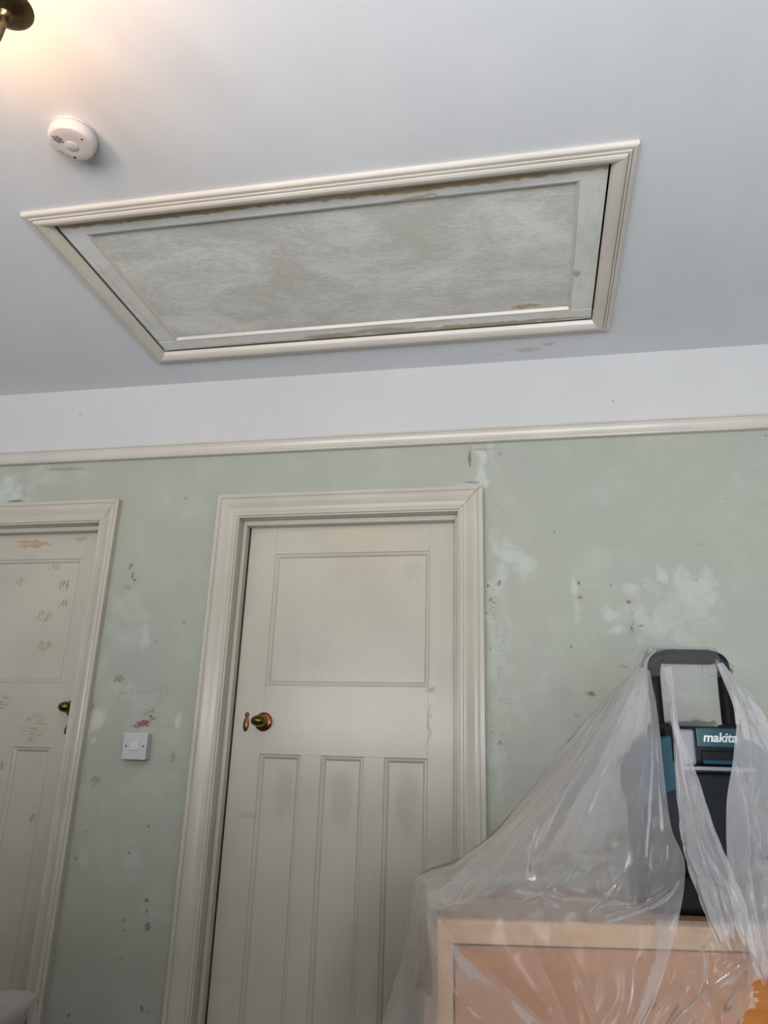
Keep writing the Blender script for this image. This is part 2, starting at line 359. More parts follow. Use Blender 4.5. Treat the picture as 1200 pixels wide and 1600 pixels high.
RED = [(-1.408,1.411,0.0299,0.0184,0.75), (-1.295,1.272,0.0332,0.0155,1), (-1.265,1.290,0.0177,0.0111,0.8), (-1.319,1.259,0.0155,0.0089,0.9), (-1.338,1.261,0.0089,0.0089,0.7), (-1.181,1.167,0.0171,0.0257,0.7), (-1.231,0.953,0.0062,0.0062,1), (-1.416,0.416,0.0057,0.0095,1), (0.156,1.684,0.0101,0.0081,1), (0.149,1.700,0.0061,0.0163,0.6), (0.302,1.674,0.0080,0.0080,1), (0.173,1.385,0.0152,0.0114,1), (0.164,1.390,0.0095,0.0057,0.9), (-1.491,1.324,0.0092,0.0160,0.8), (-1.245,1.353,0.0179,0.0201,0.55), (-1.219,1.160,0.0086,0.0086,0.6), (-1.488,1.113,0.0050,0.0264,0.6), (-1.419,0.600,0.0138,0.0158,0.6), (-1.319,1.261,0.0266,0.0177,0.4)]
build_wall_front()

# ceiling with the loft opening
HX0, HX1, HY0, HY1 = -1.290, 0.2400, -0.935, -0.215
vs, fs = [], []
for z in (HC, HC+0.12):
    vs += [(XL, YB, z), (XR, YB, z), (XR, 0.13, z), (XL, 0.13, z), (HX0, HY0, z), (HX1, HY0, z), (HX1, HY1, z), (HX0, HY1, z)]
for o_ in (0, 8):
    for k in range(4):
        fs.append((o_+k, o_+(k+1) % 4, o_+4+(k+1) % 4, o_+4+k))
for k in range(4):
    fs.append((k, (k+1) % 4, 8+(k+1) % 4, 8+k)); fs.append((4+k, 4+(k+1) % 4, 12+(k+1) % 4, 12+k))
tag(mesh('ceiling', vs, fs, M['ceiling'], origin=(0, 0, HC)), 'white painted plaster ceiling around the loft hatch', kind='structure')
tag(box('floor', XL, XR, YB, 0.13, -0.06, 0.0, M['floor']), 'dark floor of the landing', kind='structure')
tag(box('wall_left', XL-0.1, XL, YB, 0.13, 0, HC, M['plainwall']), 'plain side wall on the left', kind='structure')
tag(box('wall_right', XR, XR+0.1, YB, 0.13, 0, HC, M['plainwall']), 'plain side wall on the right', kind='structure')
bm = bmesh.new()
bm_box(bm, XL, WIN[0], YB-0.12, YB, 0, HC); bm_box(bm, WIN[1], XR, YB-0.12, YB, 0, HC)
bm_box(bm, WIN[0], WIN[1], YB-0.12, YB, 0, WIN[2]); bm_box(bm, WIN[0], WIN[1], YB-0.12, YB, WIN[3], HC)
tag(from_bm('wall_back', bm, M['plainwall']), 'plain wall with the window', kind='structure')
tag(box('wall_light_blocker', XL, 0.36, -2.98, -2.88, 0, 1.33, M['plainwall']), 'added unseen half-height wall behind the viewer, blocks window light', kind='structure')  # added out of view to keep window light off the lower wall and doors
# window behind the viewer that lights the landing
t = NT('window_glass'); tr = t.n('ShaderNodeBsdfTransparent'); gl = t.n('ShaderNodeBsdfGlossy'); gl.inputs['Roughness'].default_value = 0.02
mx = t.n('ShaderNodeMixShader'); mx.inputs[0].default_value = 0.05
t.t.links.new(tr.outputs[0], mx.inputs[1]); t.t.links.new(gl.outputs[0], mx.inputs[2]); t.t.links.new(mx.outputs[0], t.out.inputs[0])
M['glass'] = t.m
wn = empty('window_1', ((WIN[0]+WIN[1])/2, YB-0.06, WIN[2]), 'white casement window', kind='structure')
for a, b, c, d in ((WIN[0], WIN[0]+0.05, WIN[2], WIN[3]), (WIN[1]-0.05, WIN[1], WIN[2], WIN[3]), (WIN[0]+0.05, WIN[1]-0.05, WIN[3]-0.05, WIN[3]), (WIN[0]+0.05, WIN[1]-0.05, WIN[2], WIN[2]+0.05), ((WIN[0]+WIN[1])/2-0.02, (WIN[0]+WIN[1])/2+0.02, WIN[2]+0.05, WIN[3]-0.05)):
    box('window_frame', a, b, YB-0.09, YB-0.03, c, d, M['trim'], wn, 0.003)
box('pane', WIN[0]+0.05, (WIN[0]+WIN[1])/2-0.02, YB-0.063, YB-0.057, WIN[2]+0.05, WIN[3]-0.05, M['glass'], wn)
box('pane', (WIN[0]+WIN[1])/2+0.02, WIN[1]-0.05, YB-0.063, YB-0.057, WIN[2]+0.05, WIN[3]-0.05, M['glass'], wn)

# picture rail
RP = [(0, 0), (0, 0.012), (0.003, 0.022), (0.010, 0.024), (0.0115, 0.020), (0.014, 0.020), (0.020, 0.0165), (0.030, 0.0135), (0.040, 0.0145), (0.0455, 0.0165), (0.0465, 0.020), (0.050, 0.0225), (0.0535, 0.021), (0.0555, 0.016), (0.0555, 0)]
tag(sweep('trim_1', (XL, 0, 2.2945), (XR, 0, 2.2945), (0, 0, -1), (0, -1, 0), RP, M['rail'], None, 0, 0), 'cream moulded picture rail between green wall and white frieze', kind='structure')

# ------------------------------------------------------------------ doors
AP = [(0, 0), (0, 0.0255), (0.002, 0.027), (0.0140, 0.027), (0.0150, 0.0235), (0.0165, 0.0235), (0.018, 0.0255), (0.024, 0.0270), (0.032, 0.0262), (0.042, 0.0222), (0.052, 0.0175), (0.060, 0.0150), (0.066, 0.0143), (0.0675, 0.0165), (0.070, 0.0180), (0.077, 0.0180), (0.0795, 0.0165), (0.081, 0.013), (0.081, 0)]
BP = [(-0.0015, 0.0005), (0.0, 0.001), (0.0015, -0.0008), (0.003, -0.0030), (0.0045, -0.0032), (0.007, -0.0028), (0.010, -0.0045), (0.0135, -0.0078), (0.015, -0.0105), (0.0165, -0.0108)]
M['brass'] = None
def brass(name, c1, c2, rough):
    t = NT(name); p = t.pos(); n_ = t.noise(p, 45, 4)
    return t.principled(t.mix(t.remap(n_, 0.35, 0.65), c1, c2), t.remap(n_, 0.3, 0.7, rough, rough+0.14), 1.0)
M['brass'] = brass('aged_brass', (0.20, 0.16, 0.035), (0.10, 0.075, 0.02), 0.16)
M['copper'] = brass('tarnished_copper_brass', (0.26, 0.11, 0.04), (0.13, 0.05, 0.02), 0.22)
M['dark'] = simple('dark_gap', (0.012, 0.010, 0.008, 1), 0.8)

def door(name, d, label, lay, doormat, panelmat, knob_x, knob_z, esc):
    xo0, xo1 = d['xo0'], d['xo1']; xi0, xi1, zi = inner(d)
    e = empty(name, ((xo0+xo1)/2, 0, 0), label, kind='structure')
    # architrave: two jambs and a mitred head
    k_ = d['aw']/AW; AJ = [(u*k_, v) for u, v in AP]
    sweep('architrave', (xo0, 0, 0), (xo0, 0, ZT), (1, 0, 0), (0, -1, 0), AJ, M['trim'], e, 0, 1/k_)
    sweep('architrave', (xo1, 0, 0), (xo1, 0, ZT), (-1, 0, 0), (0, -1, 0), AJ, M['trim'], e, 0, 1/k_)
    sweep('architrave', (xo0, 0, ZT), (xo1, 0, ZT), (0, 0, -1), (0, -1, 0), AP, M['trim_h'], e, k_, k_, gap=0.0016)
    # lining, set back from the architrave edge
    g = 0.005
    box('lining', xi0-0.02, xi0+g, -0.012, 0.125, 0, zi-g, M['trim'], e, 0.0012)
    box('lining', xi1-g, xi1+0.02, -0.012, 0.125, 0, zi-g, M['trim'], e, 0.0012)
    box('lining', xi0-0.02, xi1+0.02, -0.012, 0.125, zi-g, zi+0.02, M['trim_h'], e, 0.0012)
    # stops with a small shoulder
    ys = 0.064
    for (a, b) in ((xi0+g, xi0+0.019), (xi1-0.019, xi1-g)):
        box('door_stop', a, b, 0.030, ys, 0, zi-g, M['trim'], e, 0.002)
    box('door_stop', xi0+0.019, xi1-0.019, 0.030, ys, zi-0.022, zi-g, M['trim_h'], e, 0.002)
    box('dark_gap', xi0+g, xi1-g, 0.115, 0.122, 0.0, zi-g, M['dark'], e)
    # leaf
    yf, yb = 0.068, 0.108
    L, R, T, B = lay['L'], lay['R'], lay['T'], 0.006
    px0, px1, pz0, pz1 = lay['top']; lows = lay['low']; lz0, lz1 = lay['lz']
    bv = 0.0008
    box('stile', L, px0, yf, yb, B, T, doormat, e, bv); box('stile', px1, R, yf, yb, B, T, doormat, e, bv)
    box('rail', px0, px1, yf+0.0004, yb, pz1, T, M['door_h'] if doormat is M['door_v'] else M['door2_h'], e, bv)
    box('rail', px0, px1, yf+0.0004, yb, lz1, pz0, M['door_h'] if doormat is M['door_v'] else M['door2_h'], e, bv)
    box('rail', px0, px1, yf+0.0004, yb, B, lz0, M['door_h'] if doormat is M['door_v'] else M['door2_h'], e, bv)
    for (a, b), (c, dd) in zip(lows[:-1], lows[1:]):
        box('muntin', b, c, yf+0.0004, yb, lz0, lz1, doormat, e, bv)
    for (a, b, z0, z1) in [(px0, px1, pz0, pz1)]+[(a, b, lz0, lz1) for a, b in lows]:
        pn = box('panel', a-0.004, b+0.004, yf+0.0105, yf+0.022, z0-0.004, z1+0.004, panelmat, e)
        ring('panel_moulding', a, b, z0, z1, yf, BP, doormat, pn)
    # knob on its rose
    k = lathe('door_knob', [(0.0075, 0.0), (0.0075, 0.018), (0.0095, 0.022), (0.0150, 0.027), (0.0185, 0.036), (0.0190, 0.044), (0.0170, 0.055), (0.0120, 0.064), (0.006, 0.069), (0.0012, 0.0705)], (knob_x, yf-0.004, knob_z), (0, -1, 0), M['brass'], e, 32, 1.40)
    lathe('rose', [(0.031, 0.0), (0.031, 0.002), (0.029, 0.0045), (0.022, 0.006), (0.0165, 0.0075), (0.0150, 0.011), (0.010, 0.012)], (knob_x, yf, knob_z), (0, -1, 0), M['copper'], k)
    for a in (-0.35, 2.5, 4.4):
        lathe('rose_screw', [(0.0028, 0), (0.0028, 0.0016), (0.001, 0.0022)], (knob_x+0.0245*math.cos(a), yf-0.004, knob_z+0.0245*math.sin(a)), (0, -1, 0), M['dark'], k, 10)
    # drop-shaped keyhole cover
    ex, ez, rot = esc
    prof = [(0.0005, 0.0), (0.004, 0.002), (0.0078, 0.008), (0.0098, 0.017), (0.0098, 0.026), (0.0078, 0.037), (0.0052, 0.044), (0.0045, 0.047), (0.0062, 0.050), (0.0072, 0.055), (0.0060, 0.060), (0.0025, 0.0635), (0.0005, 0.064)]
    ax = Vector((math.sin(rot), 0, math.cos(rot)))
    s = lathe('keyhole_cover', prof, Vector((ex, yf-0.003, ez))-ax*0.032, ax, M['copper'], e, 20, 0.45, (1, 0, 0))
    lathe('pivot_pin', [(0.0025, 0), (0.0025, 0.008), (0.001, 0.009)], Vector((ex, yf, ez))+ax*0.0225, (0, -1, 0), M['brass'], s, 12)
    return e

YD = 0.068
CH1 = [((-0.340, YD, 1.400), (0.022, 0.03, 0.010), 0.9), ((-0.336, YD, 1.300), (0.006, 0.03, 0.06), 0.8), ((-0.150, 0, 1.72), (0.006, 0.04, 0.03), 0.7)]
GR1 = [((-0.80, YD, 1.25), (0.055, 0.05, 0.012), 0.25), ((-0.92, YD, 0.995), (0.028, 0.05, 0.014), 0.55)]
M['door_v'] = paint_wood('door_paint_vertical', CREAM, CH1, (0.36, 0.24, 0.12), grey=GR1)
M['door_h'] = paint_wood('door_paint_horizontal', CREAM, CH1, (0.36, 0.24, 0.12), grain=(0.06, 1, 1))
PG = [((-0.815, YD, 1.07), (0.035, 0.05, 0.085), 0.45), ((-0.615, YD, 1.06), (0.036, 0.05, 0.095), 0.5), ((-0.402, YD, 1.06), (0.040, 0.05, 0.105), 0.5), ((-0.40, YD, 1.80), (0.05, 0.05, 0.03), 0.2)]
M['door_panel'] = paint_wood('door_panel_paint', CREAM, grey=PG)
CH2 = [((-1.885, YD, 1.935), (0.085, 0.03, 0.014), 0.95), ((-1.685, YD, 1.955), (0.030, 0.03, 0.008), 0.9)]
SC2 = [((-1.79, YD, 1.845), (0.03, 0.03, 0.014), 0.9), ((-1.735, YD, 1.77), (0.026, 0.03, 0.026), 1.0), ((-1.725, YD, 1.70), (0.024, 0.03, 0.024), 1.0), ((-1.80, YD, 1.655), (0.04, 0.03, 0.022), 1.0), ((-1.77, YD, 1.545), (0.038, 0.03, 0.020), 0.9), ((-1.92, YD, 1.79), (0.03, 0.03, 0.02), 0.6), ((-1.90, YD, 1.34), (0.03, 0.03, 0.03), 0.9), ((-1.75, YD, 1.25), (0.05, 0.03, 0.05), 0.6), ((-1.70, YD, 0.95), (0.015, 0.03, 0.025), 0.9)]
M['door2_v'] = paint_wood('worn_door_paint_vertical', CREAM, CH2, (0.42, 0.30, 0.17), brown2=SC2, wear=0.56)
M['door2_h'] = paint_wood('worn_door_paint_horizontal', CREAM, CH2, (0.42, 0.30, 0.17), grain=(0.06, 1, 1), brown2=SC2, wear=0.56)
M['door2_panel'] = paint_wood('worn_door_panel_paint', CREAM, CH2, (0.42, 0.30, 0.17), brown2=SC2, wear=0.56)

xi0, xi1, zi = inner(D1)
door('door_1', D1, 'cream panelled door in the middle, brass knob on its left', dict(L=xi0+0.0225, R=xi1-0.0165, T=1.975, top=(-0.899, -0.338, 1.411, 1.874), low=[(-0.899, -0.757), (-0.688, -0.546), (-0.4775, -0.338)], lz=(0.23, 1.1865)), M['door_v'], M['door_panel'], -0.895, 1.289, (-0.955, 1.288, 0.04))
xi0, xi1, zi = inner(D2)
door('door_2', D2, 'worn cream panelled door at the left edge, sanded brown patches', dict(L=xi0+0.0175, R=xi1-0.0125, T=1.981, top=(-2.262, -1.668, 1.411, 1.874), low=[(-2.262, -2.113), (-2.039, -1.890), (-1.817, -1.668)], lz=(0.23, 1.1865)), M['door2_v'], M['door2_panel'], -1.606, 1.322, (-1.612, 1.262, 0.30))

# ------------------------------------------------------------------ loft hatch
def hatch_paint(name, grain, patches, base=(0.72, 0.71, 0.69), panel=False):
    t = NT(name); p = t.pos()
    big = t.noise(p, 4.6, 5, 0.62, (0.75, 1.1, 1), 0.8); fine = t.noise(p, 150, 4, 0.75, grain); mid = t.noise(p, 22, 4, 0.6, grain)
    if panel:
        cov = t.math('ADD', t.math('MULTIPLY', big, 1.1), t.math('ADD', t.math('MULTIPLY', t.math('SUBTRACT', fine, 0.5), 0.9), t.math('MULTIPLY', t.math('SUBTRACT', mid, 0.5), 0.35)))
        col = t.mix(t.remap(cov, 0.42, 0.78), (0.54, 0.525, 0.475), (0.74, 0.73, 0.70))
    else:
        col = t.mix(t.remap(t.math('ADD', big, t.math('MULTIPLY', t.math('SUBTRACT', fine, 0.5), 0.5)), 0.35, 0.65), base, (0.60, 0.59, 0.55))
    g = t.blobs(p, patches, 0.014, 38)
    g = t.math('MULTIPLY', g, t.remap(t.noise(p, 30, 3, 0.6, grain), 0.30, 0.46, 0.25, 1.0))
    col = t.mix(g, col, t.mix(mid, (0.34, 0.24, 0.13), (0.50, 0.40, 0.26)))
    return t.principled(col, 0.6, 0, t.bump(fine, 0.2, 0.001), 0.3)
HL = (-1.2700, 0.2210, -0.9085, -0.2365)      # leaf
HP = (-1.205, 0.154, -0.862, -0.291)        # panel
pn_patch = [((0.012, -0.320, HC), (0.045, 0.010, 0.1), 1.0)]
rail_near = [((-0.9, -0.903, HC), (0.42, 0.012, 0.1), 1.0), ((-0.2, -0.901, HC), (0.46, 0.014, 0.1), 1.0), ((-0.25, -0.868, HC), (0.06, 0.005, 0.1), 0.7), ((-1.2, -0.905, HC), (0.06, 0.008, 0.1), 0.8)]
rail_far = [((-0.65, -0.249, HC), (0.10, 0.016, 0.1), 0.9), ((-0.1, -0.247, HC), (0.34, 0.011, 0.1), 0.9), ((-0.42, -0.25, HC), (0.08, 0.02, 0.1), 0.8), ((-1.0, -0.241, HC), (0.25, 0.006, 0.1), 0.8), ((-0.5, -0.262, HC), (0.10, 0.012, 0.1), 0.8)]
stile_p = [((0.165, -0.48, HC), (0.010, 0.018, 0.1), 0.8), ((-1.25, -0.55, HC), (0.006, 0.2, 0.1), 0.3)]
lh = empty('loft_hatch', (-0.525, -0.58, HC), 'large panelled loft hatch in the ceiling, paint sanded to patchy grey', 'hatch')
M['hatch_panel'] = hatch_paint('sanded_hatch_panel', (0.28, 1, 1), pn_patch, panel=True)
M['hatch_rn'] = hatch_paint('sanded_hatch_rail_near', (0.10, 1, 1), rail_near)
M['hatch_rf'] = hatch_paint('sanded_hatch_rail_far', (0.10, 1, 1), rail_far)
M['hatch_st'] = hatch_paint('sanded_hatch_stile', (1, 0.10, 1), stile_p)
zl = HC+0.003
box('rail', HL[0], HL[1], HL[2], HP[2], zl, zl+0.03, M['hatch_rn'], lh, 0.001)
box('rail', HL[0], HL[1], HP[3], HL[3], zl, zl+0.03, M['hatch_rf'], lh, 0.001)
box('stile', HL[0], HP[0], HP[2], HP[3], zl+0.0005, zl+0.03, M['hatch_st'], lh, 0.001)
box('stile', HP[1], HL[1], HP[2], HP[3], zl+0.0005, zl+0.03, M['hatch_st'], lh, 0.001)
box('panel', HP[0]-0.005, HP[1]+0.005, HP[2]-0.005, HP[3]+0.005, zl+0.010, zl+0.022, M['hatch_panel'], lh)
BD = [(0, 0), (0, -0.0005), (0.004, -0.001), (0.009, -0.010), (0.0, -0.010)]
for a, b, iw in (((HP[0], HP[2]), (HP[1], HP[2]), (0, 1, 0)), ((HP[0], HP[3]), (HP[1], HP[3]), (0, -1, 0)), ((HP[0], HP[2]), (HP[0], HP[3]), (1, 0, 0)), ((HP[1], HP[2]), (HP[1], HP[3]), (-1, 0, 0))):
    sweep('panel_bead', (*a, zl), (*b, zl), iw, (0, 0, -1), BD, M['hatchtrim'], lh)
box('hatch_backing', HX0+0.001, HX1-0.001, HY0+0.001, HY1-0.001, HC+0.05, HC+0.06, M['dark'], lh)
# moulded surround, four mitred runs
HO = (-1.333, 0.283, -0.9775, -0.1745)
HMP = [(0, 0), (0, 0.010), (0.004, 0.0125), (0.0120, 0.0125), (0.0125, 0.0090), (0.0140, 0.0090), (0.0145, 0.0150), (0.0205, 0.0155), (0.0210, 0.0115), (0.0225, 0.0115), (0.0235, 0.0180), (0.030, 0.0205), (0.037, 0.0200), (0.046, 0.0165), (0.053, 0.0115), (0.056, 0.006), (0.058, 0.001), (0.058, 0)]
for a, b, iw, mt in (((HO[0], HO[2]), (HO[1], HO[2]), (0, 1, 0), 'hatchtrim'), ((HO[0], HO[3]), (HO[1], HO[3]), (0, -1, 0), 'hatchtrim'), ((HO[0], HO[2]), (HO[0], HO[3]), (1, 0, 0), 'hatchtrim'), ((HO[1], HO[2]), (HO[1], HO[3]), (-1, 0, 0), 'hatchtrim')):
    sweep('surround_moulding', (*a, HC), (*b, HC), iw, (0, 0, -1), HMP, M[mt], lh)

# ------------------------------------------------------------------ smoke alarm
M['alarm'] = simple('white_alarm_plastic', (0.56, 0.535, 0.54, 1), 0.38, 0, 0.01, 30)
M['black'] = simple('black_plastic', (0.015, 0.015, 0.017, 1), 0.45)
AX, AY = -1.0301, -1.2056
sa = empty('smoke_alarm', (AX, AY, HC), 'round white smoke alarm on the ceiling beside the lamp', 'smoke alarm')
lathe('base_plate', [(0.053, 0.0), (0.053, 0.006), (0.050, 0.007)], (AX, AY, HC), (0, 0, -1), M['alarm'], sa, 48)
lathe('body', [(0.051, 0.0065), (0.0545, 0.0075), (0.0548, 0.018), (0.0540, 0.026), (0.0525, 0.0325), (0.0508, 0.0350), (0.0480, 0.0362), (0.030, 0.0364), (0.002, 0.0364)], (AX, AY, HC), (0, 0, -1), M['alarm'], sa, 56)
zf = HC-0.0364
def on_face(dx_, dy_, a): return Matrix.Translation((AX+dx_, AY+dy_, zf)) @ Matrix.Rotation(a, 4, 'Z')
lathe('test_button', [(0.0155, 0.0), (0.0155, 0.0004), (0.0148, 0.0009), (0.001, 0.0011)], (AX-0.001, AY+0.004, zf), (0, 0, -1), M['alarm'], sa, 36)
for h, o_ in ((0.0085, -0.0062), (0.0135, 0.0), (0.0085, 0.0062)):
    box('sounder_slot', -h, h, o_-0.0013, o_+0.0013, -0.0006, 0.0006, M['black'], sa, M=on_face(-0.0222, -0.0208, math.radians(56)))
lathe('indicator_lens', [(0.0024, 0), (0.0024, 0.001), (0.001, 0.0014)], (AX+0.0342, AY-0.0120, zf+0.0002), (0, 0, -1), M['black'], sa, 14)
lathe('printed_emblem', [(0.0034, 0), (0.0034, 0.0004), (0.002, 0.0006)], (AX-0.0145, AY+0.0370, zf+0.0002), (0, 0, -1), M['black'], sa, 16)
M['print'] = simple('dark_grey_print', (0.07, 0.07, 0.08, 1), 0.6)
bm = bmesh.new(); xx = 0.016
for wd in (0.0011, 0.0011, 0.0013, 0.0009, 0.0011, 0.0, 0.0012, 0.0008, 0.0012, 0.0011, 0.0010):
    if wd: bm_box(bm, xx-wd*1.4, xx, -0.0011, 0.0011, -0.0003, 0.0003, M=on_face(-0.0315, 0.0220, math.radians(53)))
    xx -= 0.0030
from_bm('printed_wording', bm, M['print'], sa)

# ------------------------------------------------------------------ light switch
M['switch'] = simple('white_switch_plastic', (0.47, 0.47, 0.475, 1), 0.35, 0, 0.01, 30)
SX, SZ = -1.3005, 1.1975
sw = empty('light_switch', (SX, 0, SZ-0.043), 'white square light switch on the green wall between the doors', 'switch')
box('back_box', SX-0.0415, SX+0.0415, -0.0235, 0.001, SZ-0.0415, SZ+0.0415, M['switch'], sw, 0.002)
box('face_plate', SX-0.0430, SX+0.0430, -0.0300, -0.0230, SZ-0.0430, SZ+0.0430, M['switch'], sw, 0.0022, 3)
bm = bmesh.new(); bm_box(bm, SX-0.0150, SX+0.0150, -0.0345, -0.0295, SZ-0.0125, SZ+0.0125, 0.001)
for v in bm.verts:
    if v.co.y < -0.031: v.co.y += 0.0038*(v.co.x-SX)/0.015*0.6
from_bm('rocker', bm, M['switch'], sw)
for s in (-1, 1):
    lathe('screw', [(0.0030, 0), (0.0030, 0.0008), (0.001, 0.001)], (SX+s*0.0302, -0.0299, SZ), (0, -1, 0), M['black'], sw, 12)

# ------------------------------------------------------------------ ceiling lamp with three candle arms
M['lampbrass'] = brass('antique_lamp_brass', (0.23, 0.155, 0.075), (0.12, 0.08, 0.04), 0.26)
t = NT('lit_bulb_glass'); em = t.n('ShaderNodeEmission'); em.inputs[0].default_value = (1.0, 0.50, 0.17, 1); em.inputs[1].default_value = 92
t.t.links.new(em.outputs[0], t.out.inputs[0]); M['bulb'] = t.m
M['candle'] = simple('cream_candle_tube', (0.55, 0.44, 0.28, 1), 0.45)
LC = Vector((-0.975, -1.650))
lamp = empty('ceiling_lamp', (LC.x, LC.y, HC), 'antique brass candle-arm ceiling lamp, lit, in the top left corner', 'lamp')
lathe('ceiling_rose', [(0.055, 0.0), (0.055, 0.004), (0.048, 0.014), (0.028, 0.024), (0.012, 0.030), (0.008, 0.034)], (LC.x, LC.y, HC), (0, 0, -1), M['lampbrass'], lamp, 32)
lathe('column', [(0.008, 0.03), (0.008, 0.16), (0.016, 0.18), (0.020, 0.20), (0.014, 0.225), (0.012, 0.26), (0.022, 0.285), (0.026, 0.31), (0.018, 0.335), (0.008, 0.35), (0.011, 0.362), (0.006, 0.375), (0.001, 0.38)], (LC.x, LC.y, HC), (0, 0, -1), M['lampbrass'], lamp, 24)
tips = [Vector((-0.812, -1.677)), Vector((-1.030, -1.505)), Vector((-1.075, -1.775))]
for i, tp in enumerate(tips):
    dd = (tp-LC); zc_ = 2.300
    a = lambda k, z: (LC.x+dd.x*k, LC.y+dd.y*k, z)
    tube('arm', [a(0.10, 2.245), a(0.35, 2.215), a(0.68, 2.205), a(0.93, 2.232), a(1.0, 2.268), a(1.0, zc_)], 0.0052, M['lampbrass'], lamp, 30, 12)
    dish = lathe('drip_dish', [(0.0085, -0.012), (0.0095, -0.004), (0.012, -0.002), (0.026, 0.001), (0.036, 0.0065), (0.0405, 0.012), (0.0410, 0.0135), (0.0400, 0.0138), (0.034, 0.0095), (0.020, 0.006), (0.008, 0.005)], (tp.x, tp.y, zc_), (0, 0, 1), M['lampbrass'], lamp, 40)
    lathe('candle_cup', [(0.010, 0.005), (0.0135, 0.010), (0.0155, 0.022), (0.0170, 0.036), (0.0178, 0.046), (0.0155, 0.047)], (tp.x, tp.y, zc_), (0, 0, 1), M['lampbrass'], dish, 24)
    lathe('candle_tube', [(0.0125, 0.044), (0.0125, 0.083), (0.010, 0.085)], (tp.x, tp.y, zc_), (0, 0, 1), M['candle'], dish, 24)
    lathe('bulb', [(0.0095, 0.085), (0.0135, 0.094), (0.0175, 0.108), (0.0172, 0.120), (0.0125, 0.136), (0.006, 0.150), (0.001, 0.157)], (tp.x, tp.y, zc_), (0, 0, 1), M['bulb'], dish, 20)

# ------------------------------------------------------------------ wooden cabinet under the sheet
def wood(name, c1, c2, axis, scale=1.0, rough=0.45):
    t = NT(name); p = t.pos()
    st = {'x': (0.05, 1, 1), 'z': (1, 1, 0.05), 'y': (1, 0.05, 1)}[axis]
    g = t.noise(p, 55*scale, 5, 0.62, st, 0.3); b = t.noise(p, 7, 3, 0.5, st)
    col = t.mix(t.remap(g, 0.35, 0.70), c1, c2)
    col = t.mix(t.math('MULTIPLY', t.remap(b, 0.4, 0.7), 0.4), col, tuple(x*0.72 for x in c1))
    return t.principled(col, rough, 0, t.bump(g, 0.15, 0.0008), 0.4)
M['pine'] = wood('pale_pine_rail', (0.62, 0.38, 0.18), (0.50, 0.27, 0.11), 'x')
M['pine_v'] = wood('pale_pine_stile', (0.62, 0.38, 0.18), (0.50, 0.27, 0.11), 'z')
M['orange'] = wood('orange_wood_front', (0.50, 0.190, 0.030), (0.40, 0.135, 0.018), 'x')
M['topwood'] = wood('brown_wood_top', (0.36, 0.21, 0.11), (0.27, 0.15, 0.07), 'x')
ANG = math.radians(12.6)
CF = Vector((-0.194, -0.827, 0.0)); CW, CDp, CH = 1.0, 0.49, 0.88
MC = Matrix.Translation(CF) @ Matrix.Rotation(ANG, 4, 'Z')
cab = empty('wooden_cabinet', MC @ Vector((CW/2, CDp/2, 0)), 'orange-brown wooden cabinet with pale top rail under the plastic sheet', 'cabinet')
def cb(n_, *a, mat='pine', bv=0.0015): return box(n_, *a, M[mat], cab, bv, M=MC)
cb('side_panel', 0, 0.020, 0.022, CDp, 0, CH-0.02, mat='pine_v'); cb('side_panel', CW-0.020, CW, 0.022, CDp, 0, CH-0.02, mat='pine_v')
cb('top', 0, CW, 0.022, CDp, CH-0.020, CH, mat='topwood')
cb('back_panel', 0.02, CW-0.02, CDp-0.012, CDp-0.002, 0.05, CH-0.02, mat='topwood')
cb('rail', 0, CW, 0, 0.022, CH-0.040, CH)
cb('stile', 0, 0.030, 0, 0.022, 0, CH-0.040, mat='pine_v'); cb('stile', CW-0.030, CW, 0, 0.022, 0, CH-0.040, mat='pine_v')
cb('plinth', 0.03, CW-0.03, 0.03, 0.05, 0, 0.08, mat='orange')
for z0, z1 in ((0.083, 0.340), (0.345, 0.590), (0.595, CH-0.0435)):
    dr = cb('drawer_front', 0.0335, CW-0.0335, 0.004, 0.024, z0, z1, mat='orange', bv=0.002)
    for kx in (0.25, 0.75):
        lathe('drawer_knob', [(0.009, 0), (0.009, 0.010), (0.017, 0.016), (0.018, 0.024), (0.010, 0.030), (0.001, 0.031)], MC @ Vector((kx*CW, 0.004, z0+(z1-z0)*0.42)), MC.to_3x3() @ Vector((0, -1, 0)), M['pine'], dr, 16)
cb('carcass_back', 0.021, CW-0.021, 0.026, 0.03, 0.09, CH-0.045, mat='topwood')

# ------------------------------------------------------------------ dust extractor on the cabinet
M['teal'] = simple('teal_tool_plastic', (0.003, 0.050, 0.090, 1), 0.42, 0, 0.08, 60, 0.25)
M['navy'] = simple('dark_navy_plastic', (0.005, 0.008, 0.014, 1), 0.45, 0, 0.08, 60, 0.2)
M['rubber'] = simple('black_rubber', (0.006, 0.0065, 0.008, 1), 0.55, spec=0.2)
M['badge'] = simple('dark_teal_badge', (0.008, 0.060, 0.080, 1), 0.3)
M['silver'] = simple('silver_strip', (0.24, 0.25, 0.27, 1), 0.45, 0.2)
M['white_print'] = simple('white_lettering', (0.72, 0.76, 0.76, 1), 0.4)
MT = Matrix.Translation((0.362, -0.475, 0.88)) @ Matrix.Rotation(math.radians(5), 4, 'Z')
dx = empty('dust_extractor', MT.translation, 'dark teal and black power tool machine with hoop handle under the plastic sheet', 'machine')
def mb(n_, *a, mat='navy', bv=0.01, seg=3, par=None, sm=False): return box(n_, *a, M[mat], par or dx, bv, seg, M=MT)
mb('base', -0.145, 0.145, -0.115, 0.115, 0.0, 0.075, mat='rubber', bv=0.014)
body = mb('body', -0.135, 0.135, -0.100, 0.105, 0.070, 0.335, mat='navy', bv=0.020)
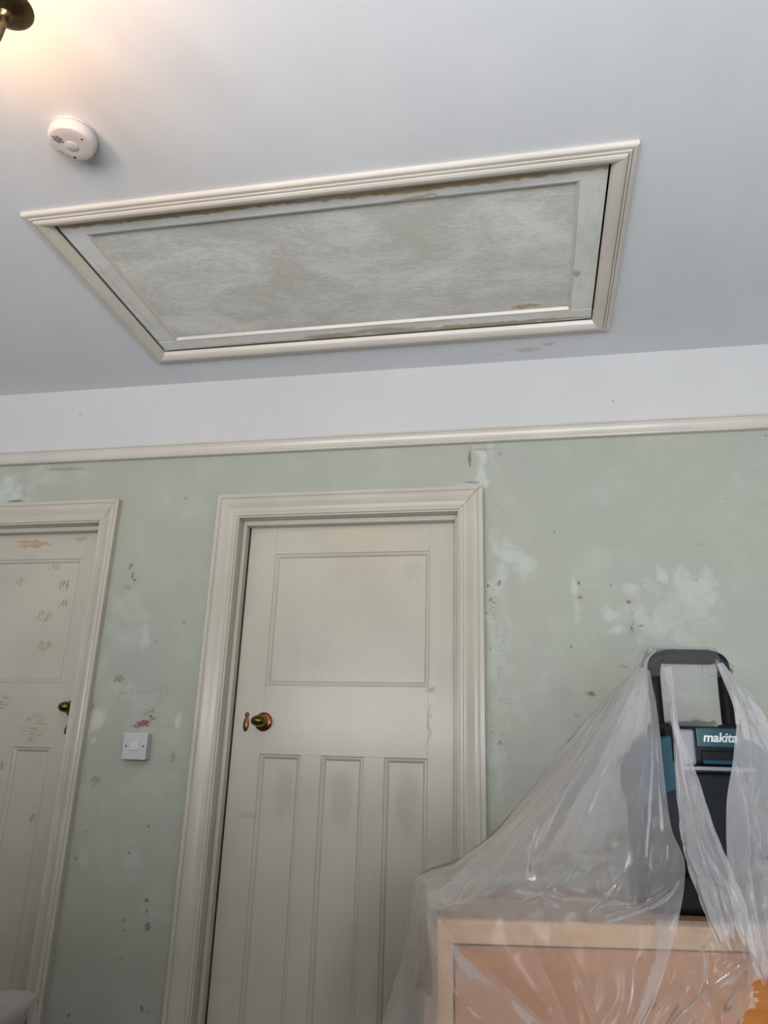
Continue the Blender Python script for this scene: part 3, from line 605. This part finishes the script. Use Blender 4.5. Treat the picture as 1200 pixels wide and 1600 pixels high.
# teal shoulders, rounded towards the top
for s in (-1, 1):
    pr = [(0.060, 0.250), (0.140, 0.215), (0.150, 0.250), (0.148, 0.290), (0.136, 0.325), (0.112, 0.350), (0.080, 0.362), (0.060, 0.364)]
    vs = []; n = len(pr)
    for y in (-0.108, 0.105):
        vs += [MT @ Vector((s*x, y, z)) for x, z in pr]
    fs = [(i, (i+1) % n, n+(i+1) % n, n+i) for i in range(n)]+[tuple(range(n)), tuple(range(2*n-1, n-1, -1))]
    bm = bmesh.new(); bvs = [bm.verts.new(v) for v in vs]
    for f in fs: bm.faces.new([bvs[i] for i in f])
    bmesh.ops.bevel(bm, geom=bm.edges[:], offset=0.004, segments=2, profile=0.5, affect='EDGES')
    from_bm('shoulder', bm, M['teal'], dx)
    pr2 = mb('side_panel', s*0.137-0.006, s*0.137+0.006, -0.07, 0.08, 0.10, 0.245, mat='teal', bv=0.005)
mb('top_cover', -0.075, 0.082, -0.112, 0.10, 0.300, 0.384, mat='navy', bv=0.010)
bg = mb('badge', -0.020, 0.080, -0.118, -0.110, 0.338, 0.380, mat='badge', bv=0.003)
mb('recess', -0.012, 0.080, -0.1155, -0.110, 0.308, 0.332, mat='rubber', bv=0.004)
mb('teal_strip', -0.010, 0.078, -0.1175, -0.112, 0.303, 0.312, mat='teal', bv=0.002)
mb('silver_strip', -0.060, 0.100, -0.116, -0.108, 0.289, 0.298, mat='silver', bv=0.002)
mb('front_panel', -0.062, 0.100, -0.112, -0.098, 0.085, 0.285, mat='navy', bv=0.008)
fold_highlight = mb('fold_highlight', -0.062, -0.024, -0.121, -0.110, 0.300, 0.376, mat='silver', bv=0.006)  # silver block stands in for the bright highlight on a fold of the film
# hoop handle: two leaning uprights joined by a wide top bar
hp = [(-0.072, 0.0, 0.300), (-0.074, -0.008, 0.40), (-0.078, -0.022, 0.490), (-0.078, -0.028, 0.520), (-0.072, -0.034, 0.540), (-0.050, -0.036, 0.5495), (-0.020, -0.036, 0.5510), (0.030, -0.036, 0.5510), (0.056, -0.036, 0.5495), (0.076, -0.034, 0.540), (0.083, -0.028, 0.520), (0.084, -0.022, 0.490), (0.088, -0.008, 0.40), (0.090, 0.0, 0.300)]
tube('hoop_handle', [MT @ Vector(p) for p in hp], 0.0150, M['rubber'], dx, 90, 14)
mb('handle_grip', -0.060, 0.066, -0.058, -0.014, 0.532, 0.562, mat='rubber', bv=0.010)
mb('hoop_clamp', -0.094, -0.050, -0.03, 0.025, 0.290, 0.395, mat='rubber', bv=0.006); mb('hoop_clamp', 0.068, 0.112, -0.03, 0.025, 0.290, 0.395, mat='rubber', bv=0.006)
fc = bpy.data.curves.new('lettering_curve', 'FONT'); fc.body = 'makita'; fc.size = 0.028; fc.extrude = 0.0006; fc.offset = 0.0006; fc.shear = 0.18; fc.space_character = 0.98; fc.align_x = 'CENTER'
tmp = bpy.data.objects.new('lettering_tmp', fc); C.objects.link(tmp)
dg = bpy.context.evaluated_depsgraph_get(); me = bpy.data.meshes.new_from_object(tmp.evaluated_get(dg)); bpy.data.objects.remove(tmp)
ML = MT @ Matrix.Translation((0.030, -0.1186, 0.3505)) @ Matrix.Rotation(math.radians(90), 4, 'X')
mesh('lettering', [ML @ v.co for v in me.vertices], [list(p.vertices) for p in me.polygons], M['white_print'], bg)

# ------------------------------------------------------------------ plastic dust sheet
def film(name, milk, tint, facing=0.42, shine=0.5, mottle=0.22):
    t = NT(name); p = t.pos()
    lw = t.n('ShaderNodeLayerWeight'); lw.inputs[0].default_value = 0.42
    nz = t.noise(p, 9, 4, 0.6); fine = t.noise(p, 55, 4, 0.7, (1, 1, 0.5), 1.2)
    fac = t.math('ADD', t.math('MULTIPLY', lw.outputs['Facing'], facing), t.math('ADD', milk, t.math('MULTIPLY', t.math('SUBTRACT', nz, 0.5), mottle)), clamp=True)
    bmp = t.bump(t.math('ADD', t.math('MULTIPLY', fine, 0.25), nz), 0.22, 0.005)
    tr = t.n('ShaderNodeBsdfTransparent'); tr.inputs[0].default_value = (0.97, 0.97, 0.98, 1)
    df = t.n('ShaderNodeBsdfDiffuse'); df.inputs[0].default_value = tint; t.t.links.new(bmp, df.inputs['Normal'])
    tl = t.n('ShaderNodeBsdfTranslucent'); tl.inputs[0].default_value = tint
    m1 = t.n('ShaderNodeMixShader'); m1.inputs[0].default_value = 0.45; t.t.links.new(df.outputs[0], m1.inputs[1]); t.t.links.new(tl.outputs[0], m1.inputs[2])
    m2 = t.n('ShaderNodeMixShader'); t.t.links.new(fac, m2.inputs[0]); t.t.links.new(tr.outputs[0], m2.inputs[1]); t.t.links.new(m1.outputs[0], m2.inputs[2])
    gl = t.n('ShaderNodeBsdfGlossy'); gl.inputs['Roughness'].default_value = 0.26; t.t.links.new(bmp, gl.inputs['Normal'])
    fr = t.n('ShaderNodeFresnel'); fr.inputs[0].default_value = 1.45; t.t.links.new(bmp, fr.inputs['Normal'])
    m3 = t.n('ShaderNodeMixShader'); t.t.links.new(t.math('MULTIPLY', fr.outputs[0], shine, clamp=True), m3.inputs[0]); t.t.links.new(m2.outputs[0], m3.inputs[1]); t.t.links.new(gl.outputs[0], m3.inputs[2])
    t.t.links.new(m3.outputs[0], t.out.inputs[0])
    return t.m
M['film'] = film('clear_polythene_film', 0.30, (0.82, 0.80, 0.80, 1), 0.30)
M['film0'] = film('taut_polythene_film', 0.015, (0.80, 0.79, 0.80, 1), 0.06, 0.10, 0.04)
M['film2'] = film('crumpled_polythene_film', 0.42, (0.84, 0.83, 0.85, 1))

MCi, MTi = MC.inverted(), MT.inverted()
def push_out(p):
    """keep the film outside the cabinet and the machine"""
    for Mi, Mw, lo, hi in ((MCi, MC, (-0.007, -0.007, -1), (CW+0.007, CDp+0.007, CH+0.006)), (MTi, MT, (-0.157, -0.125, -1), (0.157, 0.121, 0.320)), (MTi, MT, (-0.125, -0.125, -1), (0.125, 0.112, 0.366)), (MTi, MT, (-0.086, -0.125, -1), (0.090, 0.106, 0.400)), (MTi, MT, (-0.100, -0.070, -1), (0.106, 0.020, 0.568))):
        q = Mi @ p
        if all(lo[i] < q[i] < hi[i] for i in range(3)):
            c = [(q.x-lo[0], 0, lo[0]), (hi[0]-q.x, 0, hi[0]), (q.y-lo[1], 1, lo[1]), (hi[1]-q.y, 1, hi[1]), (hi[2]-q.z, 2, hi[2])]
            _, ax, val = min(c); q[ax] = val; p = Mw @ q
    return p
def drape(cols, nu, nv, creases, seed, crinkle=0.004, ragged=None, pleat=None):
    """cols: list of control columns (same row count) from the hoop down; returns verts, faces"""
    rows = [catmull(c, nv) for c in cols]                       # each column refined
    grid = [[None]*nu for _ in range(nv)]
    for j in range(nv):
        line = catmull([rows[i][j] for i in range(len(cols))], nu)
        for i in range(nu): grid[j][i] = line[i]
    vs = []
    for j in range(nv):
        for i in range(nu):
            p = grid[j][i]
            du = grid[j][min(i+1, nu-1)]-grid[j][max(i-1, 0)]; dv = grid[min(j+1, nv-1)][i]-grid[max(j-1, 0)][i]
            n = du.cross(dv)
            n = n.normalized() if n.length > 1e-9 else Vector((0, -1, 0))
            u, v = i/(nu-1), j/(nv-1); d = 0.0
            for (u0, v0, u1, v1, amp, wd) in creases:
                ax, ay = u1-u0, v1-v0; L2 = ax*ax+ay*ay; s = ((u-u0)*ax+(v-v0)*ay)/L2
                if -0.05 < s < 1.05:
                    dist = abs((u-u0)*ay-(v-v0)*ax)/math.sqrt(L2)
                    fade = max(0.0, min(1.0, min(s+0.05, 1.05-s)*6))
                    d += amp*fade*min(1.0, 0.15+v*2.2)*math.exp(-(dist/wd)**1.3)
            if pleat:                                           # soft pleats running down from the hoop
                A, cnt, vm = pleat
                ph = 2*math.pi*(cnt*u*(1-0.35*u)+1.3*mnoise.noise(Vector((u*3.1, v*1.9, seed))))
                d += A*(abs(math.sin(ph))-0.5)*min(1.0, v*3.0)*(1.0 if v < vm else 0.3)*(0.55+0.9*mnoise.noise(Vector((u*4.3, v*2.3, seed+7))))*(1.0-0.85*math.exp(-((v-vm)/0.06)**2))
            q = p*1.0
            nn = mnoise.noise(Vector((u*9+seed, v*5, seed)))*0.6+mnoise.noise(Vector((u*22+seed, v*14, seed*2)))*0.4
            rg = 1-2*abs(mnoise.noise(Vector((u*14+seed*3, v*11, 3.1+seed))))
            edge = min(1, v*6)
            vs.append(push_out(q+n*(d+crinkle*edge*(nn+0.8*rg))))
    fs = []
    for j in range(nv-1):
        for i in range(nu-1):
            u, v = i/(nu-1), j/(nv-1)
            if ragged and not ragged(u, v): continue
            fs.append((j*nu+i, j*nu+i+1, (j+1)*nu+i+1, (j+1)*nu+i))
    return vs, fs
def strip_loose(vs, fs):
    used = sorted({i for f in fs for i in f}); mp = {a: k for k, a in enumerate(used)}
    return [vs[i] for i in used], [tuple(mp[i] for i in f) for f in fs]
def lerp(a, b, t, sag=0.0): 
    p = Vector(a)*(1-t)+Vector(b)*t; p.z -= sag; return p
def rcreases(n, seed, amp, wd, v0=0.0, v1=0.6):
    r = random.Random(seed); out = []
    for k in range(n):
        u = r.random(); wd_ = wd*1.6; out.append((u+r.uniform(-0.05, 0.05), v0+r.random()*0.1, u+r.uniform(-0.12, 0.12), v1+r.uniform(-0.15, 0.1), r.choice((-1, 1))*amp*r.uniform(0.35, 0.9), wd_*r.uniform(0.6, 1.5)))
    return out
def fan(top, edge, hang, sag=0.02, y_off=0.0):
    return [Vector(top), lerp(top, edge, 0.33, sag), lerp(top, edge, 0.66, sag*1.3), lerp(top, edge, 0.87, sag*0.8), Vector(edge)]+[Vector(h) for h in hang]
L_cols = [
    [(0.250, -0.545, 1.405), (0.102, -0.56, 1.252), (-0.06, -0.47, 1.061), (-0.176, -0.407, 0.957), (-0.310, -0.344, 0.890), (-0.322, -0.37, 0.76), (-0.348, -0.39, 0.66), (-0.40, -0.42, 0.48)],
    fan((0.238, -0.575, 1.397), (-0.266, -0.59, 0.893), [(-0.292, -0.60, 0.76), (-0.318, -0.62, 0.66), (-0.37, -0.64, 0.48)], 0.045),
    fan((0.238, -0.605, 1.392), (-0.204, -0.840, 0.893), [(-0.212, -0.856, 0.76), (-0.232, -0.876, 0.66), (-0.27, -0.91, 0.48)], 0.035),
    fan((0.243, -0.625, 1.388), (-0.065, -0.808, 0.889), [(-0.060, -0.832, 0.76), (-0.055, -0.848, 0.66), (-0.05, -0.87, 0.48)], 0.020),
    fan((0.248, -0.640, 1.384), (0.067, -0.780, 0.889), [(0.062, -0.806, 0.76), (0.050, -0.825, 0.66), (0.03, -0.85, 0.48)], 0.012),
    fan((0.252, -0.650, 1.380), (0.188, -0.757, 0.889), [(0.160, -0.790, 0.77), (0.110, -0.812, 0.66), (0.06, -0.84, 0.48)], 0.0),
    [(0.256, -0.658, 1.376), (0.260, -0.690, 1.272), (0.259, -0.740, 1.073), (0.276, -0.765, 0.993), (0.252, -0.772, 0.889), (0.203, -0.792, 0.775), (0.150, -0.810, 0.675), (0.09, -0.85, 0.48)],
]
cr = rcreases(16, 3, 0.010, 0.012, 0.02, 0.56)+rcreases(8, 5, 0.008, 0.010, 0.58, 0.95)+[
    (0.335, 0.57, 0.60, 0.78, 0.024, 0.030), (0.30, 0.57, 0.62, 0.98, -0.012, 0.03), (0.55, 0.60, 0.74, 0.92, 0.014, 0.022), (0.45, 0.42, 0.80, 0.50, 0.012, 0.012),
    (0.40, 0.25, 0.62, 0.52, 0.012, 0.010), (0.78, 0.38, 0.70, 0.56, 0.010, 0.008), (0.97, 0.46, 0.72, 0.58, 0.014, 0.012), (0.16, 0.55, 0.20, 1.0, 0.016, 0.02), (0.27, 0.60, 0.22, 1.0, -0.014, 0.02), (0.62, 0.35, 0.52, 0.50, -0.010, 0.008)]
Lv, Lf = drape(L_cols, 200, 170, cr, 1.7, 0.0040, None, (0.0105, 5.5, 0.57))
# back of the sheet behind the hoop, falling to the rear edge of the cabinet
K_cols = [L_cols[0][:5]+[(-0.312, -0.34, 0.78)]]
for k, tx, (bx_, by_) in ((1, 0.275, (-0.02, -0.283)), (2, 0.330, (0.28, -0.216)), (3, 0.400, (0.50, -0.167)), (4, 0.425, (0.66, -0.13))):
    ty = -0.525+0.006*k; tz = 1.405+(0.03 if k < 4 else 0); a_ = (tx, ty, tz); b_ = (bx_, by_, 0.890)
    K_cols.append([a_, lerp(a_, b_, 0.33, 0.02), lerp(a_, b_, 0.66, 0.02), lerp(a_, b_, 0.87, 0.01), b_, (bx_-0.004, by_+0.02, 0.78)])
Kv, Kf = drape(K_cols, 80, 80, rcreases(10, 9, 0.008, 0.015, 0.02, 0.7), 4.2, 0.004)
# over the top bar
T_cols = []
for k, x in enumerate((0.240, 0.262, 0.300, 0.345, 0.390, 0.420, 0.436)):
    dz = (-0.030, -0.002, 0.0, 0.0, 0.0, -0.004, -0.032)[k]; ys = 0.0872*(x-0.34)
    T_cols.append([(x, -0.515+ys, 1.400+dz*0.3), (x, -0.500+ys, 1.432+dz), (x, -0.520+ys, 1.445+dz), (x, -0.548+ys, 1.442+dz), (x, -0.575+ys, 1.422+dz*0.8), (x, -0.60+ys, 1.395+dz*0.3), (x, -0.635+ys, 1.368)])
Tv, Tf = drape(T_cols, 60, 40, rcreases(14, 21, 0.004, 0.02, 0.3, 0.95), 2.9, 0.002)
def merge(*parts):
    V_, F_ = [], []
    for v, f in parts:
        n0 = len(V_); V_ += v; F_ += [tuple(i+n0 for i in q) for q in f]
    return V_, F_
V_, F_ = merge((Lv, Lf), (Kv, Kf))
ds = mesh('dust_sheet', V_, F_, M['film'], None, True)
tag(ds, 'large clear plastic dust sheet draped over the machine and cabinet', 'plastic sheet')
tag(mesh('sheet_top', Tv, Tf, M['film0'], ds, True), 'clear taut plastic stretched over the hoop handle')
# torn flaps hanging in front
S2 = [
    [(0.286, -0.640, 1.384), (0.284, -0.71, 1.266), (0.269, -0.78, 1.098), (0.266, -0.82, 1.022), (0.283, -0.84, 0.945), (0.304, -0.86, 0.868)],
    [(0.293, -0.642, 1.386), (0.290, -0.735, 1.256), (0.285, -0.80, 1.12), (0.288, -0.84, 1.04), (0.306, -0.862, 0.95), (0.326, -0.872, 0.868)],
    [(0.300, -0.640, 1.388), (0.292, -0.735, 1.250), (0.298, -0.79, 1.14), (0.306, -0.835, 1.055), (0.330, -0.865, 0.960), (0.348, -0.872, 0.866)],
    [(0.306, -0.638, 1.389), (0.298, -0.730, 1.245), (0.312, -0.775, 1.165), (0.325, -0.82, 1.075), (0.356, -0.845, 0.965), (0.374, -0.862, 0.862)],
]
jag = [rnd.random() for _ in range(200)]
def rag2(u, v): return v < 0.955+0.025*math.sin(u*9)+0.02*math.sin(u*31)+0.02*(jag[int(u*60)]-0.5)
v_, f_q = drape(S2, 60, 110, [(0.55, 0.1, 0.35, 1.0, 0.012, 0.05), (0.85, 0.2, 0.75, 0.9, -0.010, 0.04), (0.2, 0.25, 0.15, 0.95, -0.010, 0.05), (0.5, 0.6, 0.9, 0.85, 0.010, 0.03), (0.1, 0.7, 0.6, 0.8, 0.008, 0.03)], 6.3, 0.004, rag2)
v_, f_q = strip_loose(v_, f_q)
tag(mesh('torn_flap', v_, f_q, M['film2'], ds, True), 'narrow twisted strip of torn plastic')
S3 = [
    [(0.402, -0.640, 1.394), (0.412, -0.71, 1.282), (0.391, -0.74, 1.194), (0.358, -0.79, 1.103), (0.342, -0.82, 0.972), (0.356, -0.83, 0.880), (0.372, -0.835, 0.815)],
    [(0.410, -0.635, 1.397), (0.430, -0.72, 1.270), (0.425, -0.755, 1.180), (0.405, -0.80, 1.090), (0.392, -0.83, 0.965), (0.398, -0.84, 0.865), (0.405, -0.845, 0.790)],
    [(0.418, -0.620, 1.400), (0.445, -0.69, 1.280), (0.462, -0.72, 1.180), (0.458, -0.76, 1.070), (0.455, -0.79, 0.960), (0.458, -0.80, 0.860), (0.465, -0.81, 0.74)],
    [(0.424, -0.600, 1.403), (0.460, -0.640, 1.330), (0.498, -0.66, 1.245), (0.520, -0.70, 1.100), (0.530, -0.73, 0.960), (0.535, -0.75, 0.860), (0.54, -0.76, 0.70)],
    [(0.428, -0.560, 1.402), (0.468, -0.590, 1.330), (0.520, -0.60, 1.225), (0.580, -0.62, 1.080), (0.640, -0.645, 0.900), (0.645, -0.66, 0.80), (0.65, -0.67, 0.62)],
    [(0.428, -0.535, 1.398), (0.480, -0.500, 1.300), (0.560, -0.45, 1.150), (0.66, -0.40, 1.00), (0.80, -0.38, 0.89), (0.83, -0.39, 0.80), (0.84, -0.40, 0.62)],
]
def rag3(u, v): return v < 0.93+0.05*math.sin(u*19+1)+0.04*(jag[int(u*90)]-0.5)+0.2*(u > 0.6)
v_, f_q = drape(S3, 110, 120, rcreases(10, 33, 0.010, 0.02, 0.05, 0.9)+[(0.05, 0.35, 0.3, 0.62, 0.012, 0.02), (0.1, 0.62, 0.45, 0.58, 0.012, 0.015), (0.2, 0.5, 0.15, 0.95, 0.014, 0.03)], 8.8, 0.005, rag3)
v_, f_q = strip_loose(v_, f_q)
tag(mesh('torn_flap', v_, f_q, M['film2'], ds, True), 'wide crumpled sheet of torn plastic on the right')
# loose pink-looking film over the drawer front below
fd = lambda lx, off, z: MC @ Vector((lx, -off, z))
L2 = []
for lx, s in ((0.40, 0.0), (0.47, 0.2), (0.54, 0.5), (0.60, 0.8), (0.645, 1.0)):
    L2.append([fd(lx+0.02, 0.012, 0.892), fd(lx+0.01, 0.024, 0.84), fd(lx-0.02, 0.034, 0.78), fd(lx-0.05, 0.044, 0.70), fd(lx-0.09, 0.055, 0.56), fd(lx-0.12, 0.06, 0.44)])
def ragL(u, v):
    return u < 1.06-0.62*max(0, v-0.10)**0.75*(1.0)+0.10*(jag[int(v*70)]-0.5)+0.05*math.sin(v*31)
v_, f_q = drape(L2, 80, 100, rcreases(8, 41, 0.007, 0.03, 0.05, 0.95)+[(0.9, 0.05, 0.2, 0.6, 0.012, 0.02), (0.8, 0.0, 0.5, 0.5, -0.012, 0.02), (0.3, 0.1, 0.6, 0.7, 0.010, 0.02)], 12.1, 0.004, ragL)
v_, f_q = strip_loose(v_, f_q)
tag(mesh('torn_flap', v_, f_q, M['film'], ds, True), 'thin torn plastic clinging to the drawer front')

# ------------------------------------------------------------------ covered box in the lower left corner
M['card'] = simple('brown_card', (0.24, 0.145, 0.12, 1), 0.7, 0, 0.15, 20)
MB = Matrix.Translation((-1.345, -0.315, 0.0)) @ Matrix.Rotation(math.radians(14), 4, 'Z')
bx2 = empty('covered_chest', MB @ Vector((-0.25, -0.1, 0)), 'small brown chest under plastic in the lower left corner', 'chest')
def b2(n_, *a, mat='card', bv=0.002): return box(n_, *a, M[mat], bx2, bv, M=MB)
b2('body', -0.50, -0.005, -0.265, -0.005, 0.0, 0.525)
b2('lid', -0.51, 0.0, -0.275, 0.0, 0.525, 0.545)
b2('plinth', -0.505, 0.0, -0.27, 0.0, 0.0, 0.05)
cols = []
for x, fx in ((-0.52, -0.53), (-0.35, -0.35), (-0.15, -0.15), (-0.004, 0.003), (0.010, 0.040), (0.012, 0.06)):
    if x < 0: cols.append([MB @ Vector(p) for p in ((x, 0.008, 0.40), (x, 0.006, 0.548), (x, -0.13, 0.552), (x, -0.278, 0.551), (x, -0.295, 0.45), (x, -0.32, 0.30))])
    else: cols.append([MB @ Vector(p) for p in ((x+0.01, 0.02, 0.36), (fx*0.3, 0.008, 0.53), (fx*0.5, -0.13, 0.50 if fx < 0.05 else 0.40), (fx*0.3, -0.282, 0.53 if fx < 0.05 else 0.44), (fx, -0.30, 0.40), (fx, -0.32, 0.28))])
v_, f_q = drape(cols[:5], 70, 60, rcreases(8, 51, 0.006, 0.02, 0.1, 0.9), 15.5, 0.003)
tag(mesh('small_plastic_sheet', v_, f_q, M['film'], None, True), 'crumpled clear plastic over the chest in the lower left corner', 'plastic sheet')
